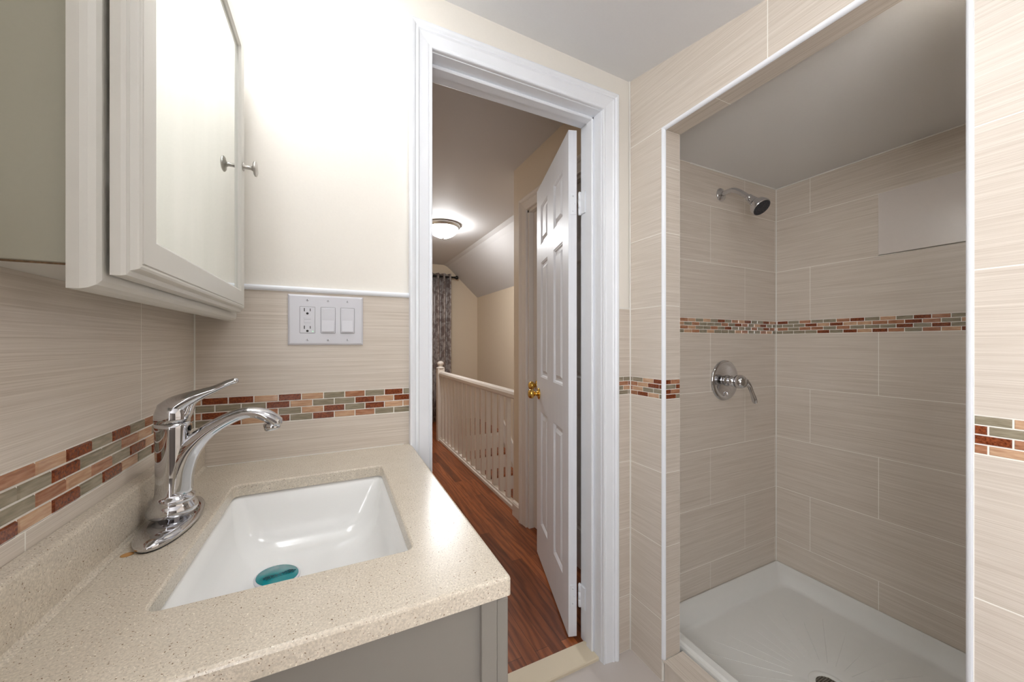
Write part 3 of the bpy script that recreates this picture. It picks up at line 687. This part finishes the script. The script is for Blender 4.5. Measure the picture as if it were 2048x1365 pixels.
mb.sweep([(VX+.004, SY-.082, VZ+.006), (VX+.014, SY-.092, VZ+.004), (VX+.026, SY-.100, VZ-.014), (VX+.033, SY-.108, VZ-.045), (VX+.040, SY-.114, VZ-.078), (VX+.043, SY-.116, VZ-.092)],
         [(.016, .014), (.014, .012), (.0105, .0085), (.0095, .007), (.0125, .007), (.010, .006)], side=(0, 1, 0), seg=20)
mb.build('lever', M['chrome'], sv)
mb = MB(); mb.sweep([(VX, SY-.014, VZ-.055), (VX-.002, SY-.02, VZ-.062), (VX-.003, SY-.016, VZ-.070)], [.003]*3, side=(1, 0, 0), seg=10); mb.build('stop_pin', M['chrome'], sv)
# shower pan
px0, px1, py0, py1 = 1.134, SX-.001, .2305, SY-.001
pn = thing('shower_pan', 'white acrylic shower pan with raised rim between the tiled shower walls', 'shower pan', ((px0+px1)/2, (py0+py1)/2, -.03))
mb = MB(); dx, dy = 1.557, .669
def PL(i, z, r): return rr(px0+i, px1-i, py0+i, py1-i, r, z, 6)
def PK(i, z, r, t=.05): return rr(px0+t+(i-.02)*.4, px1-i, py0+i, py1-i, r, z, 6)
loops = [PL(0, -.035, .004), PL(0, .064, .004), PL(.004, .0665, .006), PL(.008, .0665, .008), PK(.011, .0655, .012, .04), PK(.013, .060, .014, .042), PK(.03, .052, .03), PK(.050, .030, .04), PK(.060, .010, .045), PK(.066, .003, .05), PK(.078, .0005, .05)]
last = loops[-1]
for t, z in ((.4, -.003), (.8, -.006)): loops.append([(x+(dx-x)*t, y+(dy-y)*t, z) for x, y, _ in last])
loops.append([(dx+.062*math.cos(math.atan2(y-dy, x-dx)), dy+.062*math.sin(math.atan2(y-dy, x-dx)), -.009) for x, y, _ in last])
loops.append([(dx+.05*math.cos(math.atan2(y-dy, x-dx)), dy+.05*math.sin(math.atan2(y-dy, x-dx)), -.012) for x, y, _ in last])
mb.loft(loops, True, True)
for k in range(30):                         # fine raised anti-slip rays
    a = 2*math.pi*k/30+.05; r0, r1 = .11, .11+.2+.05*((k*7) % 3)
    c_, s_ = math.cos(a), math.sin(a)
    m_ = min([(.34-0)/abs(c_) if abs(c_) > .01 else 9, (.33)/abs(s_) if abs(s_) > .01 else 9]); r1 = min(r1, m_)
    z0_, z1_ = -.0075, -.0075+.0045*(r1/.4)
    nx, ny = -s_*.0011, c_*.0011
    mb.add([(dx+c_*r0-nx, dy+s_*r0-ny, z0_), (dx+c_*r0+nx, dy+s_*r0+ny, z0_), (dx+c_*r1+nx, dy+s_*r1+ny, z1_), (dx+c_*r1-nx, dy+s_*r1-ny, z1_), (dx+c_*r0, dy+s_*r0, z0_+.003), (dx+c_*r1, dy+s_*r1, z1_+.003)],
           [(0, 4, 5, 3), (1, 2, 5, 4), (0, 1, 4), (3, 5, 2)])
mb.build('basin', M['pan'], pn)
mb = MB()                                   # raised front threshold
tp = [(px0, .02), (px0, .086), (px0+.003, .095), (px0+.010, .0995), (px0+.034, .1005), (px0+.042, .097), (px0+.047, .088), (px0+.056, .04), (px0+.075, .004), (px0+.085, 0)]
mb.loft([[(x, y, z) for x, z in tp] for y in (py0+.001, py1-.001)], True, False); mb.build('front_threshold', M['pan'], pn)
mb = MB(); mb.lathe([(.060, -.0115), (.060, -.0085), (.057, -.0065), (.044, -.007), (.040, -.0095), (.0, -.0098)], (dx, dy, 0), seg=48)
dn = mb.build('drain', M['pan'], pn)
mb = MB(); mb.lathe([(0, -.0105), (.0385, -.0105), (.0385, -.0092), (0, -.0092)], (dx, dy, 0), seg=32); mb.build('drain_well', M['dark'], dn)
mb = MB()
for k in range(-5, 6):
    o = k*.0066; hw = math.sqrt(max(.0385**2-o*o, 0)); mb.box(dx+o-.0008, dx+o+.0008, dy-hw, dy+hw, -.0092, -.0076); mb.box(dx-hw, dx+hw, dy+o-.0008, dy+o+.0008, -.0092, -.0076)
mb.build('grate', M['nickel'], dn)
# ------------------------------------------------------------------ bathroom lamps out of view: vanity light, then added fill lamps
vl = thing('vanity_light', 'chrome bar light with three glowing globes above the mirrored cabinet', 'wall lamp', (XL+.01, .76, 2.02))
mb = MB(); mb.box(XL-.004, XL+.02, .56, .96, 1.995, 2.045, .004); mb.build('back_bar', M['chrome'], vl)
for y in (.62, .76, .90):
    mb = MB(); mb.lathe([(.022, 0), (.022, .02), (.012, .026), (.012, .05), (.02, .055)], (XL+.02, y, 2.02), (1, 0, 0), 20); mb.build('lamp_holder', M['chrome'], vl)
    mb = MB(); mb.lathe([(.018, 0)]+[(.045*math.sin(math.radians(a)), .043-.045*math.cos(math.radians(a))) for a in range(30, 181, 10)], (XL+.072, y, 2.02), (1, 0, 0), 24)
    mb.build('globe', glow('vanity_globe', VANITY_L), vl)
bx, by = .36, .36  # ceiling lamp added as fill light, out of view
bl = thing('ceiling_fill_lamp', 'round white glass fill lamp added on the sloping bathroom ceiling', 'ceiling light', (bx, by, cz(bx, by)))
mb = MB(); mb.lathe([(.17, .0), (.17, -.03), (.16, -.035)], (bx, by, cz(bx, by)+.02), seg=40); mb.build('rim', M['nickel'], bl)
mb = MB(); mb.lathe([(.16, -.03), (.155, -.05), (.12, -.085), (.06, -.108), (0, -.112)], (bx, by, cz(bx, by)+.02), seg=40); mb.build('glass_shade', glow('bath_fill_glow', BATH_FILL_L), bl)

# small fill light added to brighten the shower, hidden behind the top near corner of the opening
rl = thing('shower_fill_light', 'small round fill light added in the shower ceiling above the near wall', 'recessed light', (1.19, .288, SZ))
mb = MB(); mb.lathe([(.045, 0), (.057, 0), (.056, -.004), (.048, -.005), (.045, -.003)], (1.19, .288, SZ), seg=32); mb.build('rim', M['plastic'], rl)
mb = MB(); mb.lathe([(0, -.001), (.046, -.001), (.046, -.0025), (.0, -.004)], (1.19, .288, SZ), seg=32); mb.build('diffuser', glow('shower_fill_glow', SHOWER_FILL_L), rl)
